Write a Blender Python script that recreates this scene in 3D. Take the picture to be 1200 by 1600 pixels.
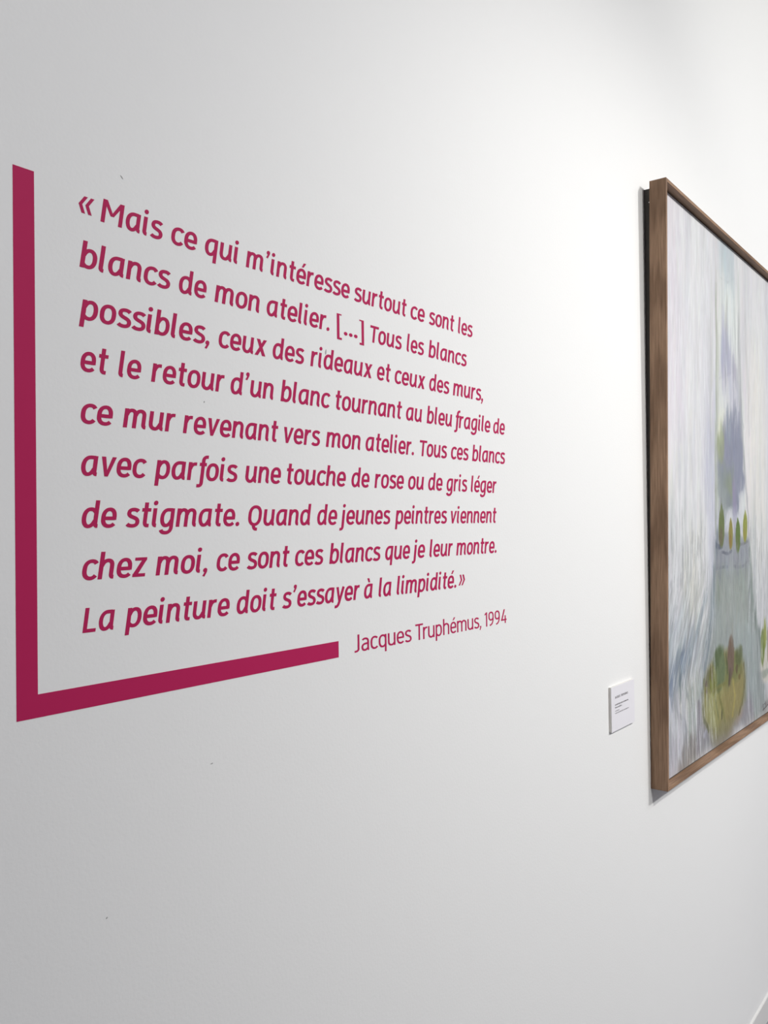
import bpy, bmesh, math, random
import numpy as np
from mathutils import Vector, Matrix
from mathutils.geometry import delaunay_2d_cdt

for o in list(bpy.data.objects): bpy.data.objects.remove(o, do_unlink=True)
scene = bpy.context.scene
C = scene.collection
R = math.radians

# ------------------------------------------------------------------ camera
# the photographed wall is the plane y = 0 (room on the -y side), x runs along it, z up, metres
CAM_H = 1.631
yaw, pitch, roll = R(52.4756), R(0.8967), R(-0.803)
fw = Vector((math.sin(yaw)*math.cos(pitch), math.cos(yaw)*math.cos(pitch), math.sin(pitch)))
rt = Vector((math.cos(yaw), -math.sin(yaw), 0)); up = rt.cross(fw)
r2 = rt*math.cos(roll) + up*math.sin(roll); u2 = up*math.cos(roll) - rt*math.sin(roll)
cam = bpy.data.cameras.new('camera'); co = bpy.data.objects.new('camera', cam); C.objects.link(co)
co.matrix_world = Matrix(((r2.x, u2.x, -fw.x, 0), (r2.y, u2.y, -fw.y, -0.75), (r2.z, u2.z, -fw.z, CAM_H), (0, 0, 0, 1)))
cam.sensor_fit = 'VERTICAL'; cam.sensor_height = 32.0; cam.sensor_width = 24.0
cam.lens = 1340.0/1600.0*32.0
cam.clip_start = 0.02
scene.camera = co

# ------------------------------------------------------------------ light
scene.view_settings.view_transform = 'Standard'; scene.view_settings.look = 'None'
scene.view_settings.gamma = 1.0; scene.view_settings.use_curve_mapping = False
scene.view_settings.exposure = 0.14
w = bpy.data.worlds.new('world'); scene.world = w; w.use_nodes = True
w.node_tree.nodes['Background'].inputs[0].default_value = (0.80, 0.88, 1.0, 1)
w.node_tree.nodes['Background'].inputs[1].default_value = 0.3
def spot(name, loc, aim, power, size, blend, radius, col):
    l = bpy.data.lights.new(name, 'SPOT'); l.energy = power; l.spot_size = R(size); l.spot_blend = blend
    l.shadow_soft_size = radius; l.color = col
    o = bpy.data.objects.new(name, l); C.objects.link(o); o.location = loc
    o.rotation_euler = (Vector(aim) - Vector(loc)).to_track_quat('-Z', 'Y').to_euler()
def area(name, loc, aim, power, sx, sy, col):
    l = bpy.data.lights.new(name, 'AREA'); l.shape = 'RECTANGLE'; l.size = sx; l.size_y = sy; l.energy = power; l.color = col
    o = bpy.data.objects.new(name, l); C.objects.link(o); o.location = loc
    o.rotation_euler = (Vector(aim) - Vector(loc)).to_track_quat('-Z', 'Y').to_euler()
# track spots of the gallery, on the painting and the wall left of it, then two added fills
spot('track_spot_wall', (1.1, -2.6, 3.85), (1.45, 0, 1.25), 84, 60, 1.0, 0.035, (1.0, 0.983, 0.93))
spot('track_spot_painting', (1.09, -2.6, 3.85), (1.97, 0, 1.1), 158, 56, 1.0, 0.035, (1.0, 0.983, 0.93))
spot('track_spot_right', (3.2, -3.2, 3.85), (3.6, 0, 2.15), 320, 85, 1.0, 0.06, (1.0, 0.988, 0.93))
spot('track_spot_label', (3.2, -3.2, 3.85), (2.6, 0, 1.2), 70, 60, 1.0, 0.06, (1.0, 0.99, 0.97))
spot('fill_spot_left', (-0.6, -3.2, 3.85), (0.15, 0, 2.6), 165, 60, 1.0, 0.06, (1.0, 0.99, 0.97))  # added fill that brightens the left end of the wall
area('ceiling_fill', (3.6, -3.2, 4.05), (3.6, -3.2, 0), 86, 2.6, 1.4, (0.935, 0.945, 1.0))  # soft overhead fill, added for ambient light; no such fixture is known

# ------------------------------------------------------------------ helpers
def lin(c):
    return tuple(((v/255)/12.92 if v/255 <= 0.04045 else ((v/255 + 0.055)/1.055)**2.4) for v in c)
def mat(name, col, rough=0.6, spec=0.5):
    m = bpy.data.materials.new(name); m.use_nodes = True
    b = m.node_tree.nodes['Principled BSDF']
    b.inputs['Base Color'].default_value = (*col, 1); b.inputs['Roughness'].default_value = rough
    b.inputs['Specular IOR Level'].default_value = spec
    return m
def nodes(m): return m.node_tree.nodes, m.node_tree.links, m.node_tree.nodes['Principled BSDF']
def bump_noise(m, scale, strength, dist, detail=4, coord='Object', stretch=(1, 1, 1)):
    n, l, b = nodes(m)
    tc = n.new('ShaderNodeTexCoord'); mp = n.new('ShaderNodeMapping'); mp.inputs['Scale'].default_value = stretch
    no = n.new('ShaderNodeTexNoise'); no.inputs['Scale'].default_value = scale; no.inputs['Detail'].default_value = detail
    bu = n.new('ShaderNodeBump'); bu.inputs['Strength'].default_value = strength; bu.inputs['Distance'].default_value = dist
    l.new(tc.outputs[coord], mp.inputs[0]); l.new(mp.outputs[0], no.inputs['Vector']); l.new(no.outputs['Fac'], bu.inputs['Height'])
    l.new(bu.outputs[0], b.inputs['Normal'])
    return mp
def ramp_color(m, stops, scale, stretch, detail=4, distortion=0.0):
    n, l, b = nodes(m)
    tc = n.new('ShaderNodeTexCoord'); mp = n.new('ShaderNodeMapping'); mp.inputs['Scale'].default_value = stretch
    no = n.new('ShaderNodeTexNoise'); no.inputs['Scale'].default_value = scale; no.inputs['Detail'].default_value = detail
    no.inputs['Distortion'].default_value = distortion
    cr = n.new('ShaderNodeValToRGB')
    while len(cr.color_ramp.elements) < len(stops): cr.color_ramp.elements.new(0.5)
    for e, (p, c) in zip(cr.color_ramp.elements, stops): e.position = p; e.color = (*c, 1)
    l.new(tc.outputs['Object'], mp.inputs[0]); l.new(mp.outputs[0], no.inputs['Vector']); l.new(no.outputs['Fac'], cr.inputs[0])
    l.new(cr.outputs[0], b.inputs['Base Color'])
def tag(o, label=None, cat=None, group=None, kind=None):
    if label: o['label'] = label
    if cat: o['category'] = cat
    if group: o['group'] = group
    if kind: o['kind'] = kind
    return o
def empty(name, loc, parent=None):
    o = bpy.data.objects.new(name, None); C.objects.link(o); o.location = loc; o.empty_display_size = 0.1
    if parent: o.parent = parent
    return o
def link(name, me, m, parent=None, loc=(0, 0, 0)):
    o = bpy.data.objects.new(name, me); C.objects.link(o); o.location = loc
    if m: me.materials.append(m)
    if parent: o.parent = parent
    return o
def box_bm(x0, x1, y0, y1, z0, z1, bev=0.0, seg=2):
    bm = bmesh.new()
    v = [bm.verts.new((x, y, z)) for x in (x0, x1) for y in (y0, y1) for z in (z0, z1)]
    for f in ((0, 1, 3, 2), (4, 6, 7, 5), (0, 4, 5, 1), (2, 3, 7, 6), (0, 2, 6, 4), (1, 5, 7, 3)): bm.faces.new([v[i] for i in f])
    bmesh.ops.recalc_face_normals(bm, faces=bm.faces)
    if bev: bmesh.ops.bevel(bm, geom=list(bm.edges), offset=bev, segments=seg, affect='EDGES', profile=0.5)
    return bm
def to_obj(name, bm, m, parent=None, loc=(0, 0, 0)):
    me = bpy.data.meshes.new(name); bm.to_mesh(me); bm.free()
    return link(name, me, m, parent, loc)
def prism_bm(pts, y0, y1):
    """polygon in the xz plane, extruded along y"""
    bm = bmesh.new()
    a = [bm.verts.new((x, y0, z)) for x, z in pts]; b = [bm.verts.new((x, y1, z)) for x, z in pts]
    bm.faces.new(a); bm.faces.new(b[::-1]); n = len(pts)
    for i in range(n): bm.faces.new((a[i], b[i], b[(i + 1) % n], a[(i + 1) % n]))
    bmesh.ops.recalc_face_normals(bm, faces=bm.faces)
    return bm

# ------------------------------------------------------------------ materials
M_wall = mat('white_wall_paint', (0.80, 0.80, 0.80), 0.55, 0.35)
bump_noise(M_wall, 230, 0.35, 0.0006, 3)
M_ceil = mat('white_ceiling', (0.82, 0.82, 0.81), 0.8)
M_floor = mat('pale_grey_resin_floor', (0.42, 0.42, 0.41), 0.35)
ramp_color(M_floor, [(0.3, (0.20, 0.20, 0.225)), (0.7, (0.26, 0.26, 0.285))], 3, (1, 1, 1))
M_base = mat('white_gloss_skirting', (0.70, 0.69, 0.68), 0.3)
bump_noise(M_base, 60, 0.1, 0.0005, 2)
M_mark = mat('grey_scuff', (0.34, 0.34, 0.34), 0.8)
bump_noise(M_mark, 300, 0.2, 0.0005, 2)
M_vinyl = mat('raspberry_vinyl', (0.44, 0.014, 0.092), 0.6, 0.18)
bump_noise(M_vinyl, 230, 0.25, 0.0004, 3)
def wood(name, along):
    m = mat(name, (0.3, 0.19, 0.12), 0.55, 0.3)
    s = {'x': (0.35, 4, 4), 'z': (4, 4, 0.35)}[along]
    f = {'x': (3, 60, 60), 'z': (60, 60, 3)}[along]
    n, l, b = nodes(m)
    tc = n.new('ShaderNodeTexCoord')
    mp = n.new('ShaderNodeMapping'); mp.inputs['Scale'].default_value = s
    wv = n.new('ShaderNodeTexWave'); wv.wave_type = 'RINGS'; wv.rings_direction = 'Y'; wv.inputs['Scale'].default_value = 3.2
    wv.inputs['Distortion'].default_value = 7; wv.inputs['Detail'].default_value = 3; wv.inputs['Detail Scale'].default_value = 1.2
    mp2 = n.new('ShaderNodeMapping'); mp2.inputs['Scale'].default_value = f
    no = n.new('ShaderNodeTexNoise'); no.inputs['Scale'].default_value = 5; no.inputs['Detail'].default_value = 5
    c1 = n.new('ShaderNodeValToRGB'); c1.color_ramp.elements[0].color = (0.215, 0.128, 0.078, 1); c1.color_ramp.elements[1].color = (0.305, 0.190, 0.120, 1)
    c1.color_ramp.elements[0].position = 0.15; c1.color_ramp.elements[1].position = 0.8
    c2 = n.new('ShaderNodeValToRGB'); c2.color_ramp.elements[0].color = (0.62, 0.60, 0.58, 1); c2.color_ramp.elements[1].color = (1.1, 1.1, 1.1, 1)
    c2.color_ramp.elements[0].position = 0.3; c2.color_ramp.elements[1].position = 0.65
    mx = n.new('ShaderNodeMixRGB'); mx.blend_type = 'MULTIPLY'; mx.inputs[0].default_value = 0.85
    bu = n.new('ShaderNodeBump'); bu.inputs['Strength'].default_value = 0.25; bu.inputs['Distance'].default_value = 0.0004
    l.new(tc.outputs['Object'], mp.inputs[0]); l.new(tc.outputs['Object'], mp2.inputs[0])
    l.new(mp.outputs[0], wv.inputs[0]); l.new(mp2.outputs[0], no.inputs['Vector'])
    l.new(wv.outputs['Fac'], c1.inputs[0]); l.new(no.outputs['Fac'], c2.inputs[0])
    l.new(c1.outputs[0], mx.inputs[1]); l.new(c2.outputs[0], mx.inputs[2]); l.new(mx.outputs[0], b.inputs['Base Color'])
    l.new(no.outputs['Fac'], bu.inputs['Height']); l.new(bu.outputs[0], b.inputs['Normal'])
    return m
M_wood_z = wood('oak_upright_grain', 'z'); M_wood_x = wood('oak_level_grain', 'x')
M_back = mat('dark_backing', (0.062, 0.056, 0.050), 0.7); bump_noise(M_back, 90, 0.2, 0.0005, 3)
M_screw = mat('steel_screw', (0.6, 0.6, 0.6), 0.35); nodes(M_screw)[2].inputs['Metallic'].default_value = 0.9
bump_noise(M_screw, 400, 0.1, 0.0002, 2)
M_edge = mat('primed_canvas_edge', (0.72, 0.71, 0.70), 0.8); bump_noise(M_edge, 500, 0.3, 0.0004, 2)
M_card = mat('label_card', (0.77, 0.755, 0.80), 0.5); bump_noise(M_card, 300, 0.05, 0.0002, 2)
M_core = mat('label_foam_core', (0.66, 0.64, 0.62), 0.8); bump_noise(M_core, 500, 0.3, 0.0004, 2)
M_ink = mat('dark_print', (0.06, 0.05, 0.055), 0.6); bump_noise(M_ink, 500, 0.05, 0.0001, 2)
M_ink2 = mat('grey_print', (0.20, 0.18, 0.20), 0.6); bump_noise(M_ink2, 500, 0.05, 0.0001, 2)

# ------------------------------------------------------------------ the room
def struct(name, bm, m): return tag(to_obj(name, bm, m), kind='structure')
wall = struct('wall_front', box_bm(-2.5, 8.0, 0, 0.2, 0, 4.1), M_wall)
struct('wall_back', box_bm(-2.5, 8.0, -5.7, -5.5, 0, 4.1), M_wall)
struct('wall_left', box_bm(-2.7, -2.5, -5.7, 0.2, 0, 4.1), M_wall)
struct('wall_right', box_bm(8.0, 8.2, -5.7, 0.2, 0, 4.1), M_wall)
struct('floor', box_bm(-2.7, 8.2, -5.7, 0.2, -0.1, 0), M_floor)
struct('ceiling', box_bm(-2.7, 8.2, -5.7, 0.2, 4.1, 4.2), M_ceil)
bb = bmesh.new()   # skirting board: thin board with an eased top edge, run along the wall
prof = [(0, 0), (-0.006, 0), (-0.006, 0.0735), (-0.0052, 0.0752), (-0.0038, 0.076), (0, 0.076)]
a = [bb.verts.new((-2.5, y, z)) for y, z in prof]; b_ = [bb.verts.new((8.0, y, z)) for y, z in prof]
bb.faces.new(a); bb.faces.new(b_[::-1])
for i in range(len(prof)): j = (i + 1) % len(prof); bb.faces.new((a[i], b_[i], b_[j], a[j]))
bmesh.ops.recalc_face_normals(bb, faces=bb.faces)
struct('baseboard_front', bb, M_base)
# small dents and scuffs of the paint: (x, z, half length, half width, tilt)
for x, z, hl, hw, an in ((0.538, 1.9957, 0.0024, 0.0009, -0.8), (0.8545, 1.862, 0.0042, 0.0014, 1.35), (0.8632, 1.8421, 0.0020, 0.0010, 1.4),
                         (0.6508, 1.3648, 0.0020, 0.0006, 0.1), (0.5125, 1.2428, 0.0012, 0.0009, 0.6), (0.6453, 1.7736, 0.0014, 0.0008, 1.2)):
    bm = bmesh.new(); ring = []; c, s = math.cos(an), math.sin(an)
    rnd = random.Random(int(x*1e4))
    for k in range(12):
        t = 2*math.pi*k/12; px, pz = hl*math.cos(t)*rnd.uniform(.8, 1.15), hw*math.sin(t)*rnd.uniform(.8, 1.15)
        ring.append(bm.verts.new((px*c - pz*s, 0, px*s + pz*c)))
    top = bm.verts.new((0, -0.00025, 0))
    for k in range(12): bm.faces.new((ring[k], ring[(k + 1) % 12], top))
    bmesh.ops.recalc_face_normals(bm, faces=bm.faces)
    to_obj('scuff_mark', bm, M_mark, wall, (x, -0.00005, z))

# ---- hand-drawn letterforms: x-height 100, strokes are ribbons with a slightly flattened pen ----
BOWL_A = [(68, 92), ('L', 44, 92.5), ('h', 10.5, 50), ('v', 36, 7.5), ('C', 49, 7.5, 58, 17, 66, 36)]
TAIL = [('L', 69, 24), ('v', 80, 8.5), ('L', 83, 8.5)]
S_STEM = [(69, 100)] + TAIL
B_BOWL = [(14, 64), ('C', 20, 84, 31, 92.5, 43, 92.5), ('h', 70, 52), ('L', 70, 48), ('v', 42, 7.5), ('C', 31, 7.5, 22, 11, 14, 22)]
E_STROKES = [[(12, 47), ('L', 70, 47)],
             [(67.5, 39), ('L', 67.5, 56), ('v', 40, 92.5), ('h', 10.5, 56), ('L', 10.5, 43), ('v', 43, 7.5), ('C', 54, 7.5, 62, 11, 69, 19)]]
C_STROKE = [(66, 79), ('C', 60, 89, 52, 92.5, 42, 92.5), ('h', 10.5, 56), ('L', 10.5, 44), ('v', 42, 7.5), ('C', 52, 7.5, 60, 11, 67, 21)]
S_STROKE = [(61, 83), ('C', 54, 90, 46, 92.5, 36, 92.5), ('C', 20, 92.5, 11.5, 86, 11.5, 74), ('C', 11.5, 62, 20, 58, 36, 52),
            ('C', 54, 46, 62, 40, 62, 27), ('C', 62, 14, 52, 7.5, 35, 7.5), ('C', 24, 7.5, 14, 10, 7, 17)]
GL = {   # name: (advance, [strokes], [polygons], [discs])
 'o': (82, [[(10.5, 56), ('v', 40, 92.5), ('h', 69.5, 56), ('L', 69.5, 44), ('v', 40, 7.5), ('h', 10.5, 44), ('L', 10.5, 56)]], [], []),
 'c': (72, [C_STROKE], [], []),
 'e': (80, E_STROKES, [], []),
 'é': (80, E_STROKES, [[(36, 111), (51, 111), (69, 140), (49, 140)]], []),
 'a': (90, [BOWL_A, S_STEM], [], []),
 'à': (90, [BOWL_A, S_STEM], [[(36, 111), (51, 111), (40, 140), (20, 140)]], []),
 'd': (90, [[(66, 78), ('C', 58, 90, 50, 92.5, 40, 92.5), ('h', 10.5, 52), ('L', 10.5, 48), ('v', 36, 7.5), ('C', 49, 7.5, 58, 17, 66, 36)], [(69, 137)] + TAIL], [], []),
 'q': (88, [BOWL_A, [(69, 100), ('L', 69, -38)]], [], []),
 'g': (88, [BOWL_A, [(69, 100), ('L', 69, -2), ('v', 40, -31), ('C', 24, -31, 14, -27, 11, -15)]], [], []),
 'b': (84, [B_BOWL, [(12, 137), ('L', 12, 0)]], [], []),
 'p': (84, [B_BOWL, [(12, 100), ('L', 12, -38)]], [], []),
 'n': (86, [[(12, 100), ('L', 12, 0)], [(14, 64), ('C', 20, 84, 31, 92.5, 44, 92.5), ('h', 66, 68), ('L', 66, 24), ('v', 77, 8.5), ('L', 80, 8.5)]], [], []),
 'h': (86, [[(12, 137), ('L', 12, 0)], [(14, 64), ('C', 20, 84, 31, 92.5, 44, 92.5), ('h', 66, 68), ('L', 66, 24), ('v', 77, 8.5), ('L', 80, 8.5)]], [], []),
 'm': (130, [[(12, 100), ('L', 12, 0)], [(14, 66), ('C', 18, 84, 28, 92.5, 40, 92.5), ('h', 60, 70), ('L', 60, 0)],
             [(62, 66), ('C', 66, 84, 76, 92.5, 88, 92.5), ('h', 109, 70), ('L', 109, 24), ('v', 120, 8.5), ('L', 123, 8.5)]], [], []),
 'u': (89, [[(12, 100), ('L', 12, 38), ('v', 38, 7.5), ('C', 50, 7.5, 58, 17, 66, 36)], S_STEM], [], []),
 'i': (40, [[(12, 100), ('L', 12, 24), ('v', 23, 8.5), ('L', 27, 8.5)]], [], [(12, 128, 12.5)]),
 'l': (40, [[(12, 137), ('L', 12, 24), ('v', 23, 8.5), ('L', 27, 8.5)]], [], []),
 'j': (42, [[(20, 100), ('L', 20, -12), ('v', 4, -30), ('L', -6, -30)]], [], [(20, 128, 12.5)]),
 't': (58, [[(26, 130), ('L', 26, 28), ('v', 40, 8.5), ('L', 50, 8.5)], [(4, 91), ('L', 54, 91)]], [], []),
 'r': (58, [[(12, 100), ('L', 12, 0)], [(14, 62), ('C', 19, 80, 28, 91, 42, 91), ('L', 52, 91)]], [], []),
 's': (70, [S_STROKE], [], []),
 'f': (45, [[(56, 134), ('L', 48, 134), ('h', 27, 112), ('L', 27, -12), ('v', 11, -30), ('L', -1, -30)], [(5, 91), ('L', 49, 91)]], [], []),
 'v': (80, [], [[(1, 100), (23, 100), (44, 0), (27, 0)], [(58, 100), (80, 100), (45, 0), (28, 0)]], []),
 'x': (82, [], [[(4, 100), (29, 100), (81, 0), (56, 0)], [(57, 100), (81, 100), (25, 0), (0, 0)]], []),
 'y': (80, [[(69, 100), ('L', 42, 6), ('C', 34, -20, 28, -30, 12, -30), ('L', 2, -30)]], [[(1, 100), (23, 100), (46, 8), (32, 2)]], []),
 'z': (74, [], [[(4, 100), (68, 100), (68, 84), (4, 84)], [(0, 0), (68, 0), (68, 17), (0, 17)], [(42, 86), (68, 88), (28, 14), (0, 12)]], []),
 ',': (34, [], [[(0, 14), (25, 14), (24, 2), (12, -24), (-1, -20), (9, -1)]], [(12.5, 12, 12.5)]),
 '’': (36, [], [[(2, 132), (27, 132), (26, 120), (14, 94), (1, 98), (11, 117)]], [(14.5, 130, 12.5)]),
 '.': (32, [], [], [(12.5, 12, 12.8)]),
 'M': (126, [], [[(0, 0), (21, 0), (21, 121), (0, 121)], [(95, 0), (116, 0), (116, 121), (95, 121)],
                 [(1, 121), (23, 121), (67, 42), (49, 42)], [(115, 121), (93, 121), (49, 42), (67, 42)]], []),
 'T': (84, [], [[(0, 121), (88, 121), (88, 104), (0, 104)], [(33, 0), (54, 0), (54, 106), (33, 106)]], []),
 'L': (74, [], [[(0, 0), (21, 0), (21, 121), (0, 121)], [(0, 0), (68, 0), (68, 17.5), (0, 17.5)]], []),
 'Q': (104, [[(11, 70), ('v', 48, 114), ('h', 85, 72), ('L', 85, 52), ('v', 48, 7.5), ('h', 11, 52), ('L', 11, 70)],
             [(42, 8), ('C', 46, -14, 52, -20, 66, -20), ('L', 72, -20)]], [], []),
 '«': (102, [], [[(30, 100), (52, 100), (22, 57), (0, 57)], [(0, 57), (22, 57), (46, 14), (24, 14)], [(72, 100), (94, 100), (64, 57), (42, 57)], [(42, 57), (64, 57), (88, 14), (66, 14)]], []),
 '»': (98, [], [[(8, 100), (30, 100), (53, 57), (31, 57)], [(31, 57), (53, 57), (24, 14), (2, 14)], [(50, 100), (72, 100), (95, 57), (73, 57)], [(73, 57), (95, 57), (66, 14), (44, 14)]], []),
 '[': (42, [], [[(0, 137), (17, 137), (17, -38), (0, -38)], [(0, 137), (32, 137), (32, 128), (0, 128)], [(0, -38), (32, -38), (32, -24), (0, -24)]], []),
 ']': (42, [], [[(17, 137), (34, 137), (34, -38), (17, -38)], [(2, 137), (34, 137), (34, 128), (2, 128)], [(2, -38), (34, -38), (34, -24), (2, -24)]], []),
 '…': (108, [], [], [(15, 12, 12.5), (50, 12, 12.5), (85, 12, 12.5)]),
}
# upright lighter condensed set used by the attribution; pen 15 / 13
RO = {
 'J': (46, [[(28, 132), ('L', 28, 24), ('v', 8, 6.5), ('L', -2, 6.5)]], [], []),
 'a': (68, [[(10, 84), ('C', 16, 91, 22, 93.5, 31, 93.5), ('h', 53, 70), ('L', 53, 14), ('v', 60, 6.5)],
            [(53, 56), ('L', 34, 54), ('h', 8, 30), ('v', 28, 6.5), ('C', 40, 6.5, 48, 14, 53, 24)]], [], []),
 'c': (62, [[(54, 82), ('C', 49, 90, 42, 93.5, 34, 93.5), ('h', 8, 58), ('L', 8, 42), ('v', 34, 6.5), ('C', 42, 6.5, 49, 10, 55, 18)]], [], []),
 'q': (72, [[(55, 78), ('C', 49, 90, 42, 93.5, 33, 93.5), ('h', 8, 56), ('L', 8, 44), ('v', 32, 6.5), ('C', 42, 6.5, 49, 10, 55, 22)], [(57.5, 100), ('L', 57.5, -36)]], [], []),
 'u': (72, [[(8, 100), ('L', 8, 34), ('v', 32, 6.5), ('C', 42, 6.5, 49, 11, 55, 24)], [(57.5, 100), ('L', 57.5, 0)]], [], []),
 'e': (68, [[(8, 50), ('L', 58, 50)], [(56.5, 44), ('L', 56.5, 60), ('v', 33, 93.5), ('h', 8, 58), ('L', 8, 42), ('v', 35, 6.5), ('C', 45, 6.5, 51, 10, 57, 17)]], [], []),
 's': (60, [[(51, 83), ('C', 45, 90, 38, 93.5, 30, 93.5), ('C', 16, 93.5, 9, 86, 9, 74), ('C', 9, 62, 17, 58, 30, 52),
            ('C', 45, 46, 52, 40, 52, 26), ('C', 52, 13, 44, 6.5, 29, 6.5), ('C', 19, 6.5, 12, 10, 6, 17)]], [], []),
 'T': (70, [[(2, 125.5), ('L', 74, 125.5)], [(38, 130), ('L', 38, 0)]], [], []),
 'r': (46, [[(8, 100), ('L', 8, 0)], [(9, 66), ('C', 14, 84, 22, 93, 34, 93), ('L', 42, 93)]], [], []),
 'p': (72, [[(8, 100), ('L', 8, -36)], [(10, 76), ('C', 16, 90, 24, 93.5, 33, 93.5), ('h', 57, 56), ('L', 57, 44), ('v', 33, 6.5), ('C', 23, 6.5, 16, 10, 10, 22)]], [], []),
 'h': (72, [[(8, 138), ('L', 8, 0)], [(10, 74), ('C', 16, 88, 24, 93.5, 34, 93.5), ('h', 57, 68), ('L', 57, 0)]], [], []),
 'm': (112, [[(8, 100), ('L', 8, 0)], [(10, 76), ('C', 15, 89, 22, 93.5, 31, 93.5), ('h', 52, 70), ('L', 52, 0)],
             [(54, 74), ('C', 59, 89, 66, 93.5, 76, 93.5), ('h', 97, 70), ('L', 97, 0)]], [], []),
 ',': (36, [], [[(2, 17), (18, 17), (18, 4), (8, -20), (-1, -17), (6, 0)]], []),
 '1': (46, [[(28, 132), ('L', 28, 0)]], [[(28, 132), (28, 117), (6, 104), (6, 119)]], []),
 '9': (74, [[(58, 92), ('v', 33, 125), ('h', 9, 100), ('L', 9, 84), ('v', 32, 54), ('h', 58, 80)], [(58, 94), ('L', 58, 72), ('C', 58, 34, 48, 10, 18, 5)]], [], []),
 '4': (76, [[(57, 74), ('L', 57, 0)], [(4, 33), ('L', 74, 33)]], [[(38, 132), (54, 132), (19, 27), (3, 27)]], []),
 # capitals of the little label (pen as set by the caller)
 'A': (88, [], [[(0, 0), (19, 0), (52, 130), (34, 130)], [(86, 0), (67, 0), (34, 130), (52, 130)], [(20, 30), (66, 30), (66, 46), (20, 46)]], []),
 'C': (78, [[(70, 104), ('C', 62, 118, 54, 123, 44, 123), ('h', 10, 70), ('L', 10, 60), ('v', 44, 7), ('C', 56, 7, 64, 12, 71, 26)]], [], []),
 'Q': (92, [[(10, 70), ('v', 44, 123), ('h', 78, 70), ('L', 78, 60), ('v', 44, 7), ('h', 10, 60), ('L', 10, 70)], [(50, 30), ('L', 82, -8)]], [], []),
 'U': (88, [[(10, 130), ('L', 10, 44), ('v', 43, 7), ('h', 76, 44), ('L', 76, 130)]], [], []),
 'E': (72, [[(10, 130), ('L', 10, 0)], [(10, 123), ('L', 62, 123)], [(10, 66), ('L', 56, 66)], [(10, 7), ('L', 62, 7)]], [], []),
 'É': (72, [[(10, 130), ('L', 10, 0)], [(10, 123), ('L', 62, 123)], [(10, 66), ('L', 56, 66)], [(10, 7), ('L', 62, 7)]], [[(28, 140), (42, 140), (58, 168), (40, 168)]], []),
 'S': (76, [[(62, 108), ('C', 56, 119, 48, 123, 38, 123), ('C', 20, 123, 11, 114, 11, 98), ('C', 11, 80, 24, 73, 38, 67),
            ('C', 56, 59, 66, 51, 66, 34), ('C', 66, 16, 54, 7, 38, 7), ('C', 24, 7, 14, 12, 7, 24)]], [], []),
 'R': (84, [[(10, 130), ('L', 10, 0)], [(10, 123), ('L', 42, 123), ('h', 68, 96), ('v', 42, 64), ('L', 10, 64)], [(42, 62), ('L', 72, 0)]], [], []),
 'P': (80, [[(10, 130), ('L', 10, 0)], [(10, 123), ('L', 42, 123), ('h', 68, 92), ('v', 42, 58), ('L', 10, 58)]], [], []),
 'H': (92, [[(10, 130), ('L', 10, 0)], [(76, 130), ('L', 76, 0)], [(10, 66), ('L', 76, 66)]], [], []),
 'M': (108, [[(10, 130), ('L', 10, 0)], [(92, 130), ('L', 92, 0)], [(12, 124), ('L', 51, 40)], [(90, 124), ('L', 51, 40)]], [], []),
}
RO['é'] = (68, RO['e'][1], [[(26, 112), (37, 112), (54, 137), (39, 137)]], [])
K = 0.60
def trace(path, n=7):
    p = path[0]; out = [p]
    def bez(a, b, c, d):
        for i in range(1, n + 1):
            t = i / n; s = 1 - t
            out.append((s**3*a[0] + 3*s*s*t*b[0] + 3*s*t*t*c[0] + t**3*d[0], s**3*a[1] + 3*s*s*t*b[1] + 3*s*t*t*c[1] + t**3*d[1]))
    for c in path[1:]:
        x, y = c[-2], c[-1]
        if c[0] == 'L': out.append((x, y))
        elif c[0] == 'h': bez(p, (p[0] + K*(x - p[0]), p[1]), (x, y - K*(y - p[1])), (x, y))
        elif c[0] == 'v': bez(p, (p[0], p[1] + K*(y - p[1])), (x - K*(x - p[0]), y), (x, y))
        else: bez(p, (c[1], c[2]), (c[3], c[4]), (x, y))
        p = (x, y)
    return out
def ribbon(path, pw, ph):
    """quads of one pen stroke; pw is the pen's width on stems, ph on flat strokes"""
    pts = trace(path); n = len(pts)
    closed = math.hypot(pts[0][0] - pts[-1][0], pts[0][1] - pts[-1][1]) < 1e-6
    L = []; R = []
    for i in range(n):
        if closed: a = pts[i - 1] if i else pts[-2]; b = pts[i + 1] if i < n - 1 else pts[1]
        else: a = pts[max(i - 1, 0)]; b = pts[min(i + 1, n - 1)]
        dx, dy = b[0] - a[0], b[1] - a[1]; l = math.hypot(dx, dy) or 1
        nx, ny = -dy / l * pw / 2, dx / l * ph / 2
        L.append((pts[i][0] + nx, pts[i][1] + ny)); R.append((pts[i][0] - nx, pts[i][1] - ny))
    out = []
    for i in range(n - 1): out += [[L[i], L[i + 1], R[i + 1]], [L[i], R[i + 1], R[i]]]
    return out
def glyph_polys(ch, style):
    adv, strokes, polys, discs = (GL if style in ('it', 'br') else RO)[ch]
    pw, ph = {'it': (21.5, 18.5), 'br': (18, 16), 'ro': (13.5, 14), 'cap': (20, 16)}[style]
    out = []
    for s in strokes: out += ribbon(s, pw, ph)
    out += [list(p) for p in polys]
    for cx, cy, r in discs: out.append([(cx + r*math.cos(2*math.pi*k/18), cy + r*math.sin(2*math.pi*k/18)) for k in range(18)])
    if style == 'it': out = [[(x + 0.15*y, y) for x, y in p] for p in out]
    return adv + {'it': 7, 'br': 2, 'ro': 3, 'cap': 0}[style], out
_cache = {}
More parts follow.
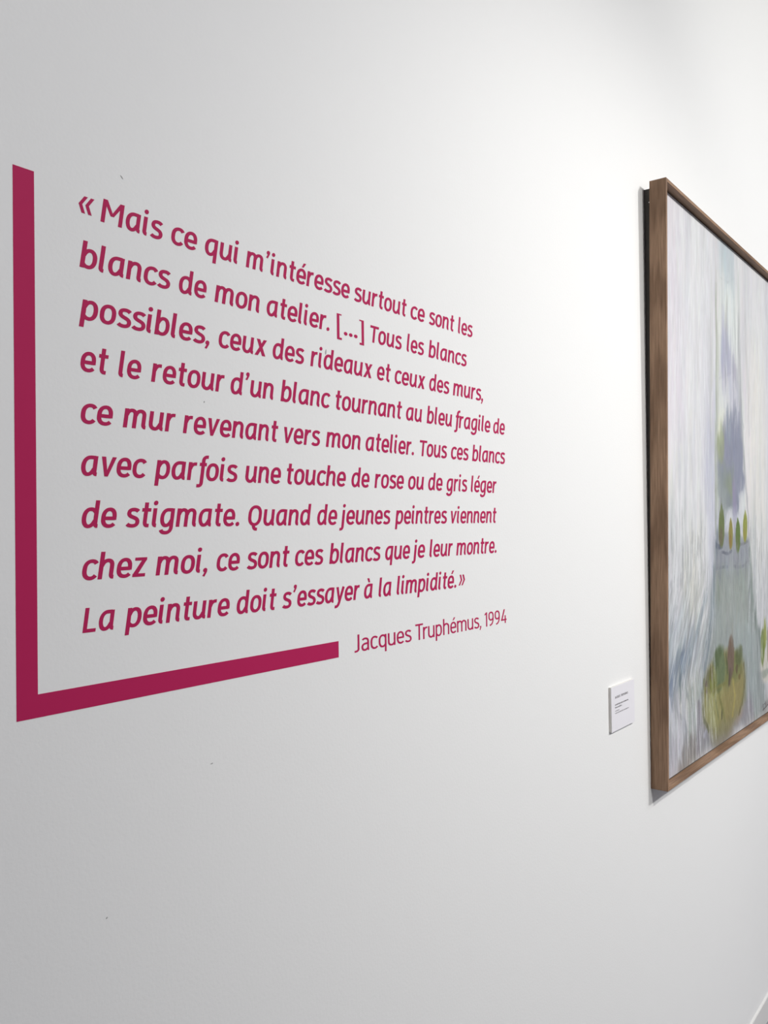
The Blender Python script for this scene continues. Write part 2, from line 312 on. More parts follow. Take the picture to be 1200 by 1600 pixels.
def glyph_mesh(ch, style):
    """union of a letter's strokes as triangles plus its outline edges"""
    if (ch, style) in _cache: return _cache[(ch, style)]
    adv, polys = glyph_polys(ch, style)
    vs = []; fs = []
    for p in polys:
        ar = sum(p[i][0]*p[(i + 1) % len(p)][1] - p[(i + 1) % len(p)][0]*p[i][1] for i in range(len(p)))
        if abs(ar) < 0.02: continue
        if ar < 0: p = p[::-1]
        i0 = len(vs); vs += [Vector(q) for q in p]; fs.append(list(range(i0, i0 + len(p))))
    v, e, f, ov, oe, of = delaunay_2d_cdt(vs, [], fs, 0, 1e-3)
    tri = [t for t, o in zip(f, of) if len(o)]
    cnt = {}
    for t in tri:
        for k in range(3):
            a, b = t[k], t[(k + 1) % 3]
            if (b, a) in cnt: del cnt[(b, a)]
            else: cnt[(a, b)] = 1
    _cache[(ch, style)] = (adv, [(q[0], q[1]) for q in v], tri, list(cnt))
    return _cache[(ch, style)]
def text_mesh(name, s, style, sx, xh, thick, m, parent, loc):
    """one word as a thin raised sheet lying on the plane y = 0 of its parent, facing -y"""
    V = []; F = []; x = 0.0
    for ch in s:
        adv, vs, tri, rim = glyph_mesh(ch, style)
        n0 = len(V); n = len(vs)
        V += [((x + px)*sx*xh/100, -thick, pz*xh/100) for px, pz in vs]
        V += [((x + px)*sx*xh/100, 0, pz*xh/100) for px, pz in vs]
        F += [tuple(n0 + k for k in t) for t in tri]
        F += [(n0 + b, n0 + a, n0 + n + a, n0 + n + b) for a, b in rim]
        x += adv
    me = bpy.data.meshes.new(name); me.from_pydata(V, [], F); me.update()
    return link(name, me, m, parent, loc)

# ------------------------------------------------------------------ the quotation
XH = 0.0267*0.75
LINES = [
    (0.31169, [('«', 0.48597, 0.894), ('Mais', 0.51216, 1.088), ('ce', 0.59990, 1.130), ('qui', 0.64742, 1.141), ('m’intéresse', 0.71151, 1.123), ('surtout', 0.91464, 1.118), ('ce', 1.04772, 1.165), ('sont', 1.09722, 1.117), ('les', 1.18026, 1.077)]),
    (0.26003, [('blancs', 0.48754, 1.149), ('de', 0.60972, 1.108), ('mon', 0.66188, 1.148), ('atelier.', 0.74444, 1.127), ('[…]', 0.87781, 1.544), ('Tous', 0.94729, 1.098), ('les', 1.03673, 1.081), ('blancs', 1.09481, 1.146)]),
    (0.20837, [('possibles,', 0.48774, 1.168), ('ceux', 0.66654, 1.103), ('des', 0.75401, 1.103), ('rideaux', 0.82340, 1.119), ('et', 0.96333, 1.087), ('ceux', 1.00538, 1.119), ('des', 1.09472, 1.097), ('murs,', 1.16282, 1.168)]),
    (0.15671, [('et', 0.48683, 1.077), ('le', 0.53085, 1.089), ('retour', 0.57216, 1.109), ('d’un', 0.68399, 1.113), ('blanc', 0.76771, 1.142), ('tournant', 0.86992, 1.152), ('au', 1.03240, 1.127), ('bleu', 1.08726, 1.135), ('fragile', 1.16682, 1.151), ('de', 1.28825, 1.125)]),
    (0.10505, [('ce', 0.48652, 1.153), ('mur', 0.53619, 1.141), ('revenant', 0.61417, 1.100), ('vers', 0.77050, 1.105), ('mon', 0.85181, 1.168), ('atelier.', 0.93494, 1.123), ('Tous', 1.06519, 1.094), ('ces', 1.15352, 1.099), ('blancs', 1.21841, 1.132)]),
    (0.05339, [('avec', 0.48647, 1.109), ('parfois', 0.57619, 1.137), ('une', 0.70571, 1.114), ('touche', 0.77421, 1.160), ('de', 0.90293, 1.115), ('rose', 0.95474, 1.116), ('ou', 1.03511, 1.170), ('de', 1.08787, 1.118), ('gris', 1.13934, 1.093), ('léger', 1.21227, 1.113)]),
    (0.00173, [('de', 0.48656, 1.130), ('stigmate.', 0.53837, 1.132), ('Quand', 0.70926, 1.135), ('de', 0.83203, 1.120), ('jeunes', 0.87986, 1.132), ('peintres', 1.00303, 1.115), ('viennent', 1.14829, 1.124)]),
    (-0.04992, [('chez', 0.48660, 1.151), ('moi,', 0.57556, 1.191), ('ce', 0.65973, 1.114), ('sont', 0.70739, 1.116), ('ces', 0.78931, 1.118), ('blancs', 0.85569, 1.140), ('que', 0.97647, 1.120), ('je', 1.04580, 1.181), ('leur', 1.08888, 1.126), ('montre.', 1.16542, 1.139)]),
    (-0.10158, [('La', 0.48764, 1.065), ('peinture', 0.53747, 1.129), ('doit', 0.68960, 1.114), ('s’essayer', 0.76619, 1.092), ('à', 0.92689, 1.116), ('la', 0.96004, 1.122), ('limpidité.', 1.00287, 1.165), ('»', 1.17037, 0.983)]),
]
quote = tag(empty('quotation_lettering', (0.48, 0, CAM_H - 0.102)),
    'raspberry pink italic quotation in nine lines on the white wall', 'wall lettering')
for zb, words in LINES:
    ln = empty('text_line', (0, 0, CAM_H + zb - quote.location.z), quote)
    for s, x0, sx in words:
        text_mesh('word', s, 'br' if s[0] == '[' else 'it', sx, XH, 0.0003, M_vinyl, ln, (x0 - 0.48, 0, 0))
sig = tag(empty('attribution_lettering', (0.9, 0, CAM_H - 0.1735)),
    'thin upright raspberry name and year 1994 lower right of the quotation', 'wall lettering')
for s, x0, sx in (('Jacques', 0.90666, 1.569), ('Truphémus,', 1.04903, 1.515), ('1994', 1.24952, 1.496)):
    text_mesh('word', s, 'ro', sx, 0.0243*0.75, 0.0003, M_vinyl, sig, (x0 - 0.9, 0, 0))
# the L-shaped band left of and below the quotation
X0, X1, XE, ZB, ZT, TH = 0.4190, 0.4402, 0.8726, 1.4556, 1.9703, 0.0217
band = tag(to_obj('wall_band', prism_bm([(0, 0), (XE - X0, 0), (XE - X0, TH), (X1 - X0, TH), (X1 - X0, ZT - ZB), (0, ZT - ZB)], -0.0003, 0), M_vinyl, None, (X0, 0, ZB)),
    'raspberry pink L-shaped band framing the quotation at left and below', 'wall graphic')

# ------------------------------------------------------------------ the label
lab = tag(empty('wall_label', (1.7622, 0, 1.178)), 'small white museum label with dark print left of the framed painting', 'label')
LW, LH, LT = 0.1305, 0.0965, 0.006
to_obj('foam_board', box_bm(0, LW, -LT + 0.0004, 0, 0, LH), M_core, lab)
to_obj('printed_card', box_bm(0, LW, -LT, -LT + 0.0004, 0, LH), M_card, lab)
for wd, wx, ww in (('JACQUES', 0.0196, 0.0300), ('TRUPHÉMUS', 0.0528, 0.0402)):
    tot = sum(RO[c][0] for c in wd)
    text_mesh('printed_word', wd, 'cap', ww/tot*100/0.0036, 0.0036, 0.0001, M_ink, lab, (wx, -LT, 0.0698))
def print_line(x0, x1, z, h, m, seed):
    """a line of print too small to read: rows of tiny upright and rounded marks in word groups"""
    rnd = random.Random(seed); bm = bmesh.new(); x = x0
    while x < x1:
        n = rnd.randint(2, 8)
        for k in range(n):
            wv = h*rnd.uniform(0.45, 0.8)
            if x + wv > x1: x = x1; break
            hh = h*rnd.choice((1, 1, 1, 1.4)); t = h*0.34
            for (a, b, c, d) in ((x, x + t, 0, hh), (x, x + wv, h - t, h) if rnd.random() < .6 else (x, x + wv, 0, t), (x + wv - t, x + wv, 0, h*rnd.choice((.5, 1)))):
                v = [bm.verts.new(q) for q in ((a, 0, c), (b, 0, c), (b, 0, d), (a, 0, d))]; bm.faces.new(v)
            x += wv + h*0.22
        x += h*0.5
    to_obj('printed_line', bm, m, lab, (0, -LT - 0.0001, z))
print_line(0.0196, 0.0958, 0.0550, 0.0023, M_ink, 3)
print_line(0.0196, 0.0575, 0.0490, 0.0023, M_ink, 4)
print_line(0.0200, 0.0435, 0.0420, 0.0016, M_ink2, 5)
print_line(0.0200, 0.0975, 0.0372, 0.0016, M_ink2, 6)

# ------------------------------------------------------------------ the framed painting
PW, PH, DEP, LIP = 1.46, 1.4475, 0.0405, 0.0085
paint = tag(empty('framed_painting', (1.9995, -0.0002, 0.9985)),
    'large pale oil painting of curtains and a still life in a deep oak frame', 'painting')
LEAN = math.atan2(0.0195, PH); ROT = R(0.45)
paint.rotation_euler = (LEAN, ROT, 0)
bv = 0.0007
to_obj('frame_rail', box_bm(0, LIP, -DEP, 0, 0, PH, bv), M_wood_z, paint)
to_obj('frame_rail', box_bm(PW - LIP, PW, -DEP, 0, 0, PH, bv), M_wood_z, paint)
to_obj('frame_rail', box_bm(LIP, PW - LIP, -DEP, 0, PH - LIP, PH, bv), M_wood_x, paint)
to_obj('frame_rail', box_bm(LIP, PW - LIP, -DEP, 0, 0, LIP, bv), M_wood_x, paint)
to_obj('tray_board', box_bm(LIP, PW - LIP, -0.004, 0, LIP, PH - LIP), M_back, paint)
for x0, x1, z0, z1 in ((LIP, PW - LIP, LIP, LIP + 0.0035), (LIP, PW - LIP, PH - LIP - 0.0035, PH - LIP)):   # dark strips fill the canvas gaps, standing in for the shade there
    to_obj('gap_shade_strip', box_bm(x0, x1, -DEP*0.5 + 0.001, -0.004, z0, z1), M_back, paint)
# dark backing battens that hold the top of the frame off the wall: a wedge, deep at the top
bm = bmesh.new()
inv = Matrix.Rotation(LEAN, 4, 'X')
xi, xo, zt, zb = 0.004, PW - 0.004, PH - 0.012, 0.03
wedge = [(xi, 0, zb), (xi + 0.012, 0, zt), (xo - 0.02, 0, zt), (xo, 0, zb)]
a = [bm.verts.new((x, 0.0, z)) for x, _, z in wedge]
b = [bm.verts.new((x, 0.0001 + z*math.tan(LEAN), z)) for x, _, z in wedge]
bm.faces.new(a); bm.faces.new(b[::-1])
for i in range(4): j = (i + 1) % 4; bm.faces.new((a[i], b[i], b[j], a[j]))
bmesh.ops.recalc_face_normals(bm, faces=bm.faces)
back = to_obj('backing', bm, M_back, paint)
for z in (PH - 0.045,):
    bm = bmesh.new(); bmesh.ops.create_cone(bm, cap_ends=True, segments=10, radius1=0.0016, radius2=0.0012, depth=0.0012)
    bmesh.ops.rotate(bm, verts=bm.verts, cent=(0, 0, 0), matrix=Matrix.Rotation(-math.pi/2, 3, 'Y'))
    to_obj('screw', bm, M_screw, back, (0.0152, 0.006, z))

# ---- the canvas: painted in numpy strokes into a relief of coloured paint (u right, v up, metres from frame corner)
CX0, CX1, CZ0, CZ1, CY = LIP + 0.0025, PW - LIP - 0.0025, LIP + 0.0035, PH - LIP - 0.0035, -DEP*0.5
NU, NV = 600, 1000
rng = np.random.default_rng(7)
uu = np.linspace(CX0, CX1, NU); vv = np.linspace(CZ0, CZ1, NV)
U, V = np.meshgrid(uu, vv)
def vnoise(fx, fy, seed):
    r = np.random.default_rng(seed); g = r.random((int(fy*1.6) + 3, int(fx*1.6) + 3))
    x = U/PW*fx; y = V/PH*fy; xi = x.astype(int); yi = y.astype(int); a = x - xi; b = y - yi
    a = a*a*(3 - 2*a); b = b*b*(3 - 2*b)
    return (g[yi, xi]*(1 - a) + g[yi, xi + 1]*a)*(1 - b) + (g[yi + 1, xi]*(1 - a) + g[yi + 1, xi + 1]*a)*b
def sm(x, a, b):
    t = np.clip((x - a)/(b - a), 0, 1); return t*t*(3 - 2*t)
img = np.zeros((NV, NU, 3))
def put(mask, col, k=1.0):
    global img
    mk = np.clip(mask*k, 0, 1)[..., None]; img = img*(1 - mk) + np.array(col)/255.0*mk
wob = (vnoise(9, 12, 1) - .5)*0.05 + (vnoise(40, 40, 2) - .5)*0.02
def poly(pts, soft=0.01, w=1.0):
    """soft mask of a polygon in canvas metres, with a hand-wobbled edge"""
    X = U + wob*w; Y = V + wob*w*0.7
    d = np.full(U.shape, 1e9); ins = np.zeros(U.shape, bool); n = len(pts)
    for i in range(n):
        (x0, y0), (x1, y1) = pts[i], pts[(i + 1) % n]
        ex, ey = x1 - x0, y1 - y0
        t = np.clip(((X - x0)*ex + (Y - y0)*ey)/(ex*ex + ey*ey + 1e-12), 0, 1)
        d = np.minimum(d, np.hypot(X - x0 - t*ex, Y - y0 - t*ey))
        c = ((y0 > Y) != (y1 > Y)) & (X < (x1 - x0)*(Y - y0)/((y1 - y0) + 1e-12) + x0)
        ins ^= c
    return sm(np.where(ins, d, -d), -soft, soft)
def ell(cx, cy, rx, ry, soft=0.15, w=1.0):
    return 1 - sm(np.hypot((U + wob*w - cx)/rx, (V + wob*w*.7 - cy)/ry), 1 - soft, 1 + soft)
def line(pts, wd, col, k=0.9):
    for (x0, y0), (x1, y1) in zip(pts[:-1], pts[1:]):
        ex, ey = x1 - x0, y1 - y0; X = U + wob*.4; Y = V + wob*.3
        t = np.clip(((X - x0)*ex + (Y - y0)*ey)/(ex*ex + ey*ey + 1e-12), 0, 1)
        put(1 - sm(np.hypot(X - x0 - t*ex, Y - y0 - t*ey), wd*.5, wd*1.2), col, k)
# white curtain ground
img[:] = np.array((226, 226, 228))/255
put(vnoise(60, 3, 3) > .62, (214, 214, 222), .45)
put(sm(vnoise(26, 4, 4), .45, .9), (208, 208, 212), .6)
put(sm(vnoise(5, 4, 5), .55, .8)*sm(V, .2, .7), (232, 230, 224), .7)
put(sm(vnoise(4, 3, 6), .5, .8)*sm(V, .5, .9), (228, 220, 230), .6)
put(1 - sm(V, .25, .75), (196, 200, 206), .55)
put(sm(vnoise(70, 7, 8), .62, .8)*(1 - sm(V, .5, 1.0)), (172, 178, 180), .6)
put(sm(vnoise(5, 6, 30), .5, .75)*(1 - sm(U, .2, .4))*(1 - sm(V, .6, .9)), (216, 216, 202), .55)
put(ell(.42, .70, .06, .26, .6), (188, 190, 208), .65)
# the opening between the curtains
put(poly([(.50, 1.42), (.66, 1.42), (.68, 1.15), (.73, .95), (.745, .66), (.44, .66), (.46, .95), (.47, 1.2)], .03), (222, 226, 222), .8)
put(poly([(.46, 1.44), (.64, 1.44), (.66, 1.33), (.58, 1.30), (.50, 1.36)], .02), (190, 200, 208), .7)
put(poly([(.53, 1.31), (.64, 1.34), (.66, 1.16), (.55, 1.14)], .02), (228, 234, 232), .9)
line([(.47, 1.20), (.46, .66)], .008, (196, 200, 190), .8); line([(.52, 1.40), (.50, 1.10)], .005, (200, 202, 206), .8)
line([(.68, 1.38), (.69, 1.05), (.74, .80)], .008, (196, 200, 198), .7); line([(.42, 1.3), (.41, .9)], .007, (206, 206, 204), .8)
line([(.75, 1.25), (.79, .9)], .008, (206, 204, 206), .7)
put(poly([(.515, 1.20), (.665, 1.05), (.68, .88), (.56, .98), (.475, 1.03)], .02), (206, 206, 216), .75)
put(poly([(.515, 1.215), (.645, 1.075), (.49, 1.045)], .008, .5), (176, 178, 198), .85)
line([(.515, 1.215), (.60, 1.10), (.66, 1.04), (.70, .92)], .005, (160, 162, 180), .7); line([(.48, 1.035), (.655, 1.085)], .005, (164, 162, 176), .8)
line([(.50, 1.33), (.57, 1.33), (.64, 1.36)], .004, (176, 182, 186), .8)
put(poly([(.475, .93), (.53, .95), (.53, .80), (.48, .80)], .015), (226, 228, 206), .8)
put(poly([(.55, .96), (.66, .92), (.70, .70), (.52, .70)], .03), (216, 216, 200), .6)
line([(.455, 1.30), (.452, 1.0), (.445, .72), (.44, .60)], .009, (166, 172, 160), .7); line([(.67, 1.22), (.70, .95), (.75, .74), (.79, .60)], .009, (168, 170, 176), .65)
line([(.555, 1.34), (.55, 1.12)], .006, (176, 178, 176), .6); line([(.63, 1.30), (.64, 1.12), (.68, .98)], .006, (168, 170, 172), .6); line([(.40, 1.24), (.405, .86)], .006, (190, 190, 192), .6)
# lilac grey foliage seen through the window
put(poly([(.53, .93), (.60, .955), (.68, .92), (.715, .83), (.72, .72), (.66, .655), (.56, .66), (.50, .71), (.47, .80), (.52, .85)], .014, 2.6), (146, 150, 168), .95)
put(poly([(.46, .78), (.62, .80), (.64, .69), (.55, .62), (.46, .64)], .02, 1.5), (146, 154, 156), .85)
put(ell(.50, .85, .035, .05, .3), (158, 166, 140), .8); put(ell(.58, .74, .05, .03, .5), (150, 160, 138), .7)
line([(.62, .74), (.64, .60)], .022, (156, 152, 176), .9)
put(poly([(.45, .66), (.74, .67), (.74, .60), (.45, .60)], .02), (190, 192, 204), .75)
put(poly([(.67, .72), (.73, .73), (.73, .62), (.67, .62)], .01), (216, 220, 222), .8); put(poly([(.53, .66), (.60, .67), (.60, .62), (.54, .62)], .01), (214, 216, 220), .8)
# table and the grey floor below it
put(poly([(.435, .60), (.80, .585), (.84, .42), (.95, .24), (1.02, .02), (.30, .02), (.28, .16), (.32, .29), (.405, .42)], .02), (158, 166, 166), .95)
put(poly([(.44, .60), (.79, .585), (.79, .50), (.44, .51)], .01), (158, 162, 170), .9)
put(sm(vnoise(20, 4, 9), .45, .7)*poly([(.44, .50), (.78, .50), (.82, .38), (.42, .40)], .03), (150, 158, 152), .7)
put(poly([(.50, .48), (.76, .47), (.84, .30), (.62, .28), (.45, .30)], .05), (166, 172, 168), .7)
line([(.44, .502), (.56, .507)], .005, (120, 126, 138), .8); line([(.62, .507), (.70, .500), (.76, .512)], .005, (124, 128, 136), .8)
line([(.445, .565), (.50, .563)], .009, (96, 104, 122), .85); line([(.50, .545), (.56, .543), (.60, .55)], .005, (112, 116, 128), .8)
line([(.68, .565), (.77, .575)], .005, (126, 128, 128), .6)
line([(.43, .50), (.40, .36), (.33, .24)], .02, (140, 152, 160), .7)
line([(.79, .55), (.83, .38), (.93, .22)], .012, (138, 148, 144), .7)
# bottles on the table
for cx, cy, rx, ry, c1, c2 in ((.498, .618, .028, .058, (112, 124, 76), (122, 108, 98)), (.588, .596, .022, .042, (150, 142, 74), (150, 120, 66)),
                               (.663, .590, .025, .048, (104, 126, 62), (120, 124, 84)), (.742, .618, .024, .044, (150, 156, 74), (160, 150, 80))):
    put(ell(cx, cy, rx, ry, .12, .25), c1, .95); put(ell(cx - rx*.2, cy - ry*.45, rx*.6, ry*.45, .4, .3), c2, .6)
    put(ell(cx, cy + ry*.9, rx*.3, ry*.25, .3, .2), c1, .9)
# right curtain foot, second dish and the shaded lower right
put(poly([(1.02, .60), (1.46, .60), (1.46, .02), (1.02, .02)], .04), (206, 204, 208), .7)
put(poly([(.99, .02), (1.1, .30), (1.46, .30), (1.46, .02)], .04), (188, 182, 182), .7)
put(ell(1.05, .175, .13, .055, .2), (212, 208, 198), .9)
for cx, cy, rx, ry, c1 in ((.945, .235, .024, .062, (122, 138, 66)), (.975, .275, .02, .05, (150, 158, 84)), (1.03, .24, .028, .07, (130, 112, 84)), (1.09, .23, .03, .06, (126, 142, 70)), (1.14, .21, .028, .055, (160, 140, 84))):
    put(ell(cx, cy, rx, ry, .15, .4), c1, .95)
put(ell(.99, .155, .06, .012, .4), (150, 160, 150), .7)
# left curtain gathered at the knot
put(poly([(.02, .40), (.18, .42), (.34, .33), (.30, .24), (.16, .22), (.03, .20)], .05), (176, 184, 192), .7)
put(poly([(.02, .31), (.12, .30), (.24, .34), (.22, .27), (.14, .23), (.12, .19), (.04, .20)], .018, 1.5), (132, 146, 164), .85)
line([(.03, .26), (.10, .18), (.17, .13), (.20, .06)], .009, (134, 144, 152), .8); line([(.14, .25), (.24, .16), (.26, .06)], .010, (142, 152, 154), .8)
line([(.20, .27), (.28, .34), (.36, .44)], .014, (150, 162, 172), .7); line([(.10, .30), (.20, .42), (.24, .55)], .010, (186, 192, 194), .7)
for i, (x, c) in enumerate(((.04, (214, 212, 222)), (.085, (206, 206, 216)), (.125, (218, 216, 226)), (.16, (196, 198, 206)), (.21, (168, 176, 172)), (.25, (176, 182, 180)))):
    line([(x, .02), (x + .01, .12), (x - .01 + i*.008, .20)], .016, c, .7)
put(poly([(.02, .02), (.16, .02), (.14, .09), (.02, .08)], .02), (204, 196, 206), .5)
put(poly([(.15, .02), (.26, .02), (.30, .05), (.18, .09)], .02, 1.5), (150, 142, 138), .7)
# grey lilac shadow under the basket
put(poly([(.27, .13), (.36, .11), (.66, .07), (.80, .10), (.84, .02), (.28, .02)], .03, 1.5), (158, 154, 162), .85)
line([(.285, .15), (.28, .03)], .014, (140, 134, 142), .8); line([(.52, .06), (.52, .01)], .006, (136, 134, 148), .8)
line([(.33, .06), (.40, .085), (.41, .04)], .008, (178, 180, 194), .8); put(ell(.63, .055, .06, .03, .5), (176, 158, 160), .6)
# the basket of fruit
put(ell(.52, .155, .205, .115, .1, .5), (148, 144, 100), .97)
put(ell(.44, .13, .10, .08, .5), (168, 168, 118), .8); put(ell(.60, .12, .12, .07, .5), (160, 150, 104), .8)
put(ell(.60, .205, .09, .045, .4), (128, 132, 84), .85); put(ell(.37, .195, .05, .025, .4), (120, 120, 84), .8)
put(ell(.52, .05, .12, .03, .6), (146, 142, 118), .6)
put(ell(.47, .225, .06, .062, .15, .5), (98, 114, 80), .95); put(ell(.50, .215, .035, .045, .3, .4), (128, 140, 106), .6)
put(ell(.415, .198, .036, .04, .2, .4), (130, 134, 62), .9); put(ell(.395, .215, .02, .02, .3), (110, 100, 70), .6)
put(ell(.585, .242, .033, .06, .15, .3), (126, 108, 94), .97); put(ell(.66, .232, .035, .03, .3), (104, 112, 74), .8)
line([(.57, .17), (.575, .20)], .012, (104, 92, 78), .9); line([(.345, .19), (.35, .175)], .010, (106, 92, 80), .9)
line([(.50, .105), (.50, .085)], .005, (90, 92, 70), .9); line([(.44, .14), (.47, .09)], .005, (120, 126, 90), .6)
line([(.34, .18), (.40, .165), (.47, .175), (.55, .175)], .006, (140, 138, 84), .8)
put(poly([(.62, .30), (.80, .33), (.88, .10), (.76, .10), (.74, .20)], .03), (172, 182, 182), .6)
# dark and light accents that draw the basket
line([(.325, .20), (.318, .15), (.335, .10), (.37, .065)], .008, (112, 112, 76), .7); line([(.715, .20), (.73, .15), (.70, .09), (.66, .06)], .007, (118, 112, 70), .6)
line([(.47, .17), (.50, .11), (.53, .07)], .006, (128, 128, 78), .7); line([(.40, .16), (.42, .10), (.45, .06)], .006, (182, 182, 136), .6)
line([(.60, .17), (.62, .12), (.60, .07)], .007, (182, 170, 104), .7); line([(.54, .26), (.55, .20)], .007, (82, 92, 62), .6)
put(ell(.64, .195, .014, .012, .3), (104, 92, 66), .7); put(ell(.67, .17, .012, .010, .3), (120, 104, 66), .6); put(ell(.455, .205, .012, .03, .4), (142, 154, 118), .6)
# signature, an illegible scribble
for pts in (((.935, .040), (.945, .052), (.955, .038)), ((.955, .046), (.975, .050)), ((.97, .040), (.98, .056), (.985, .040), (1.0, .054)), ((1.0, .040), (1.02, .058), (1.03, .042)), ((.94, .030), (1.06, .046))):
    line(pts, .0022, (96, 88, 92), .85)
# brush strokes: each drags the colour found at its start, with bristle streaks and relief
H = np.zeros((NV, NU)); src = img.copy()
du = (CX1 - CX0)/(NU - 1); dv = (CZ1 - CZ0)/(NV - 1)
def stroke(cx, cy, ang, ln_, wd, col, alpha, hgt):
    r = ln_*.5 + wd
    i0, i1 = int(max((cx - r - CX0)/du, 0)), int(min((cx + r - CX0)/du + 1, NU)); j0, j1 = int(max((cy - r - CZ0)/dv, 0)), int(min((cy + r - CZ0)/dv + 1, NV))
    if i1 - i0 < 2 or j1 - j0 < 2: return
    x = U[j0:j1, i0:i1] - cx; y = V[j0:j1, i0:i1] - cy; c, s = math.cos(ang), math.sin(ang)
    a = (x*c + y*s)/(ln_*.5); b = (-x*s + y*c)/(wd*.5) + 0.25*a*a*bend
    m = np.clip(1.15 - np.abs(a)**3 - 0.0, 0, 1)*np.clip((1 - np.abs(b))*3, 0, 1)*(0.7 + 0.3*np.sin(b*7 + cx*90)*np.sin(b*13 + cy*50))
    m = np.where(np.abs(a) < 1.04, m, 0)
    mm = (m*alpha)[..., None]
    img[j0:j1, i0:i1] = img[j0:j1, i0:i1]*(1 - mm) + col*mm
    H[j0:j1, i0:i1] = H[j0:j1, i0:i1]*(1 - m*.6) + hgt*m*(0.6 + 0.4*np.cos(b*9))
for k in range(9000):
    cx = rng.uniform(CX0, CX1); cy = rng.uniform(CZ0, CZ1)
    i = min(int((cx - CX0)/du), NU - 1); j = min(int((cy - CZ0)/dv), NV - 1)
    gap = .44 < cx < .80 and cy < .95; low = cy < .40 and not (.33 < cx < .72 and cy < .28); fruit = (.33 < cx < .72 and cy < .29) or (cx > .9 and cy < .3) or (.46 < cx < .77 and .54 < cy < .68)
    bend = rng.normal()*1.2
    if fruit: ang, ln_, wd, al, jt = math.pi/2 + rng.normal()*.5, rng.uniform(.010, .026), rng.uniform(.005, .010), .6, .03
    elif cx < .36 and cy < .45: ang, ln_, wd, al, jt = math.pi/2 - (.5 if cy > .26 else -.15) + rng.normal()*.25, rng.uniform(.04, .12), rng.uniform(.006, .014), .5, .045
    elif gap or low: ang, ln_, wd, al, jt = math.pi/2 + rng.normal()*.3, rng.uniform(.03, .08), rng.uniform(.008, .018), .45, .020
    else: ang, ln_, wd, al, jt = math.pi/2 + rng.normal()*.06, rng.uniform(.08, .26), rng.uniform(.007, .018), .42, .020
    col = src[j, i] + rng.normal()*jt + rng.normal(size=3)*jt*.25
    stroke(cx, cy, ang, ln_, wd, np.clip(col, 0, 1), al, rng.uniform(.2, 1.0))
# broad loaded touches over the curtains and the table, then
for k in range(1500):
    cx = rng.uniform(CX0, CX1); cy = rng.uniform(CZ0, CZ1); lo = cy < .58
    if .33 < cx < .72 and cy < .29 or .46 < cx < .77 and .54 < cy < .68 or cx > .9 and cy < .3: continue
    i = min(int((cx - CX0)/du), NU - 1); j = min(int((cy - CZ0)/dv), NV - 1); bend = rng.normal()*1.5
    left = cx < .40 and cy < .5
    a = math.pi/2 + rng.normal()*.12 + (-.5 if left and cy > .24 else .12 if left else 0)
    dlt = rng.choice((-1, 1))*rng.uniform(.5, 1)*(.13 if left else .06 if lo else .018)
    stroke(cx, cy, a, rng.uniform(.04, .13), rng.uniform(.012, .026), np.clip(src[j, i] + dlt + rng.normal(size=3)*.008, 0, 1), .5, rng.uniform(.3, 1))
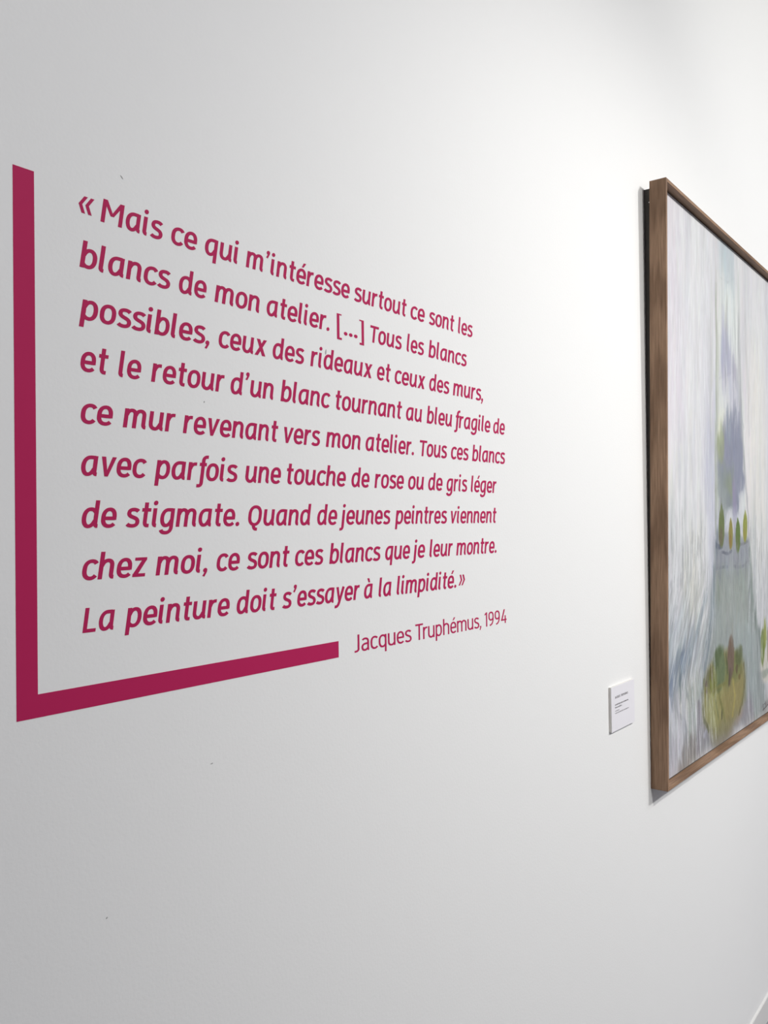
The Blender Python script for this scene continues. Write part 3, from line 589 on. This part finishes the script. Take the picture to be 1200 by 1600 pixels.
# late dragged touches: pale and grey threads in the folds, thin dark accents
for k in range(2200):
    cx = rng.uniform(CX0, .44) if rng.random() < .5 else rng.uniform(.76, CX1); cy = rng.uniform(CZ0, CZ1)
    bend = rng.normal()*1.5; lo = cy < .62
    v = (rng.choice((150, 168, 228, 236)) if lo else rng.choice((206, 214, 236, 240)))
    col = np.array((v, v + 2, v + 6))/255
    sl = (-.45 if .22 < cy < .45 and cx < .4 else .12 if cy < .22 else 0)
    stroke(cx, cy, math.pi/2 + sl + rng.normal()*.09, rng.uniform(.03, .14), rng.uniform(.005, .011), np.clip(col, 0, 1), .42 if lo else .30, rng.uniform(.3, 1))
for k in range(420):
    cx, cy = rng.uniform(.34, .80), rng.uniform(.03, .55)
    i = min(int((cx - CX0)/du), NU - 1); j = min(int((cy - CZ0)/dv), NV - 1); bend = 0
    stroke(cx, cy, rng.uniform(1.0, 2.1), rng.uniform(.015, .05), .006, np.clip(src[j, i] + rng.choice((-.09, .07)), 0, 1), .45, .5)
img = np.clip(img + (vnoise(260, 60, 11) - .5)[..., None]*.022, 0, 1)
H += (vnoise(230, 430, 12) - .5)*.15
for _ in range(6): H[1:-1, 1:-1] = (H[1:-1, 1:-1]*2 + H[:-2, 1:-1] + H[2:, 1:-1] + H[1:-1, :-2] + H[1:-1, 2:])/6
L_ = 0.85*np.where(img <= .04045, img/12.92, ((img + .055)/1.055)**2.4)**1.14   # pigment albedo
co_ = np.stack([U, CY - 0.0003 - 0.0004*np.clip(H, 0, 1.4), V], -1).reshape(-1, 3)
idx = np.arange(NU*NV).reshape(NV, NU)
q = np.stack([idx[:-1, :-1], idx[:-1, 1:], idx[1:, 1:], idx[1:, :-1]], -1).reshape(-1, 4)
me = bpy.data.meshes.new('painted_surface')
me.vertices.add(NU*NV); me.vertices.foreach_set('co', co_.astype(np.float32).ravel())
me.loops.add(q.size); me.loops.foreach_set('vertex_index', q.ravel().astype(np.int32))
me.polygons.add(len(q)); me.polygons.foreach_set('loop_start', (np.arange(len(q))*4).astype(np.int32)); me.polygons.foreach_set('loop_total', np.full(len(q), 4, np.int32))
me.update(); me.shade_smooth()
ca = me.color_attributes.new('paint', 'FLOAT_COLOR', 'POINT')
ca.data.foreach_set('color', np.concatenate([L_.reshape(-1, 3), np.ones((NU*NV, 1))], 1).astype(np.float32).ravel())
M_oil = mat('oil_paint', (0.7, 0.7, 0.7), 0.40, 0.35)
n, l, b = nodes(M_oil); at = n.new('ShaderNodeAttribute'); at.attribute_name = 'paint'; l.new(at.outputs['Color'], b.inputs['Base Color'])
bump_noise(M_oil, 60, 0.35, 0.0006, 6, 'Object', (3, 1, 0.6))
cv = to_obj('canvas', box_bm(CX0, CX1, CY, -0.005, CZ0, CZ1), M_edge, paint)
link('painted_surface', me, M_oil, cv)
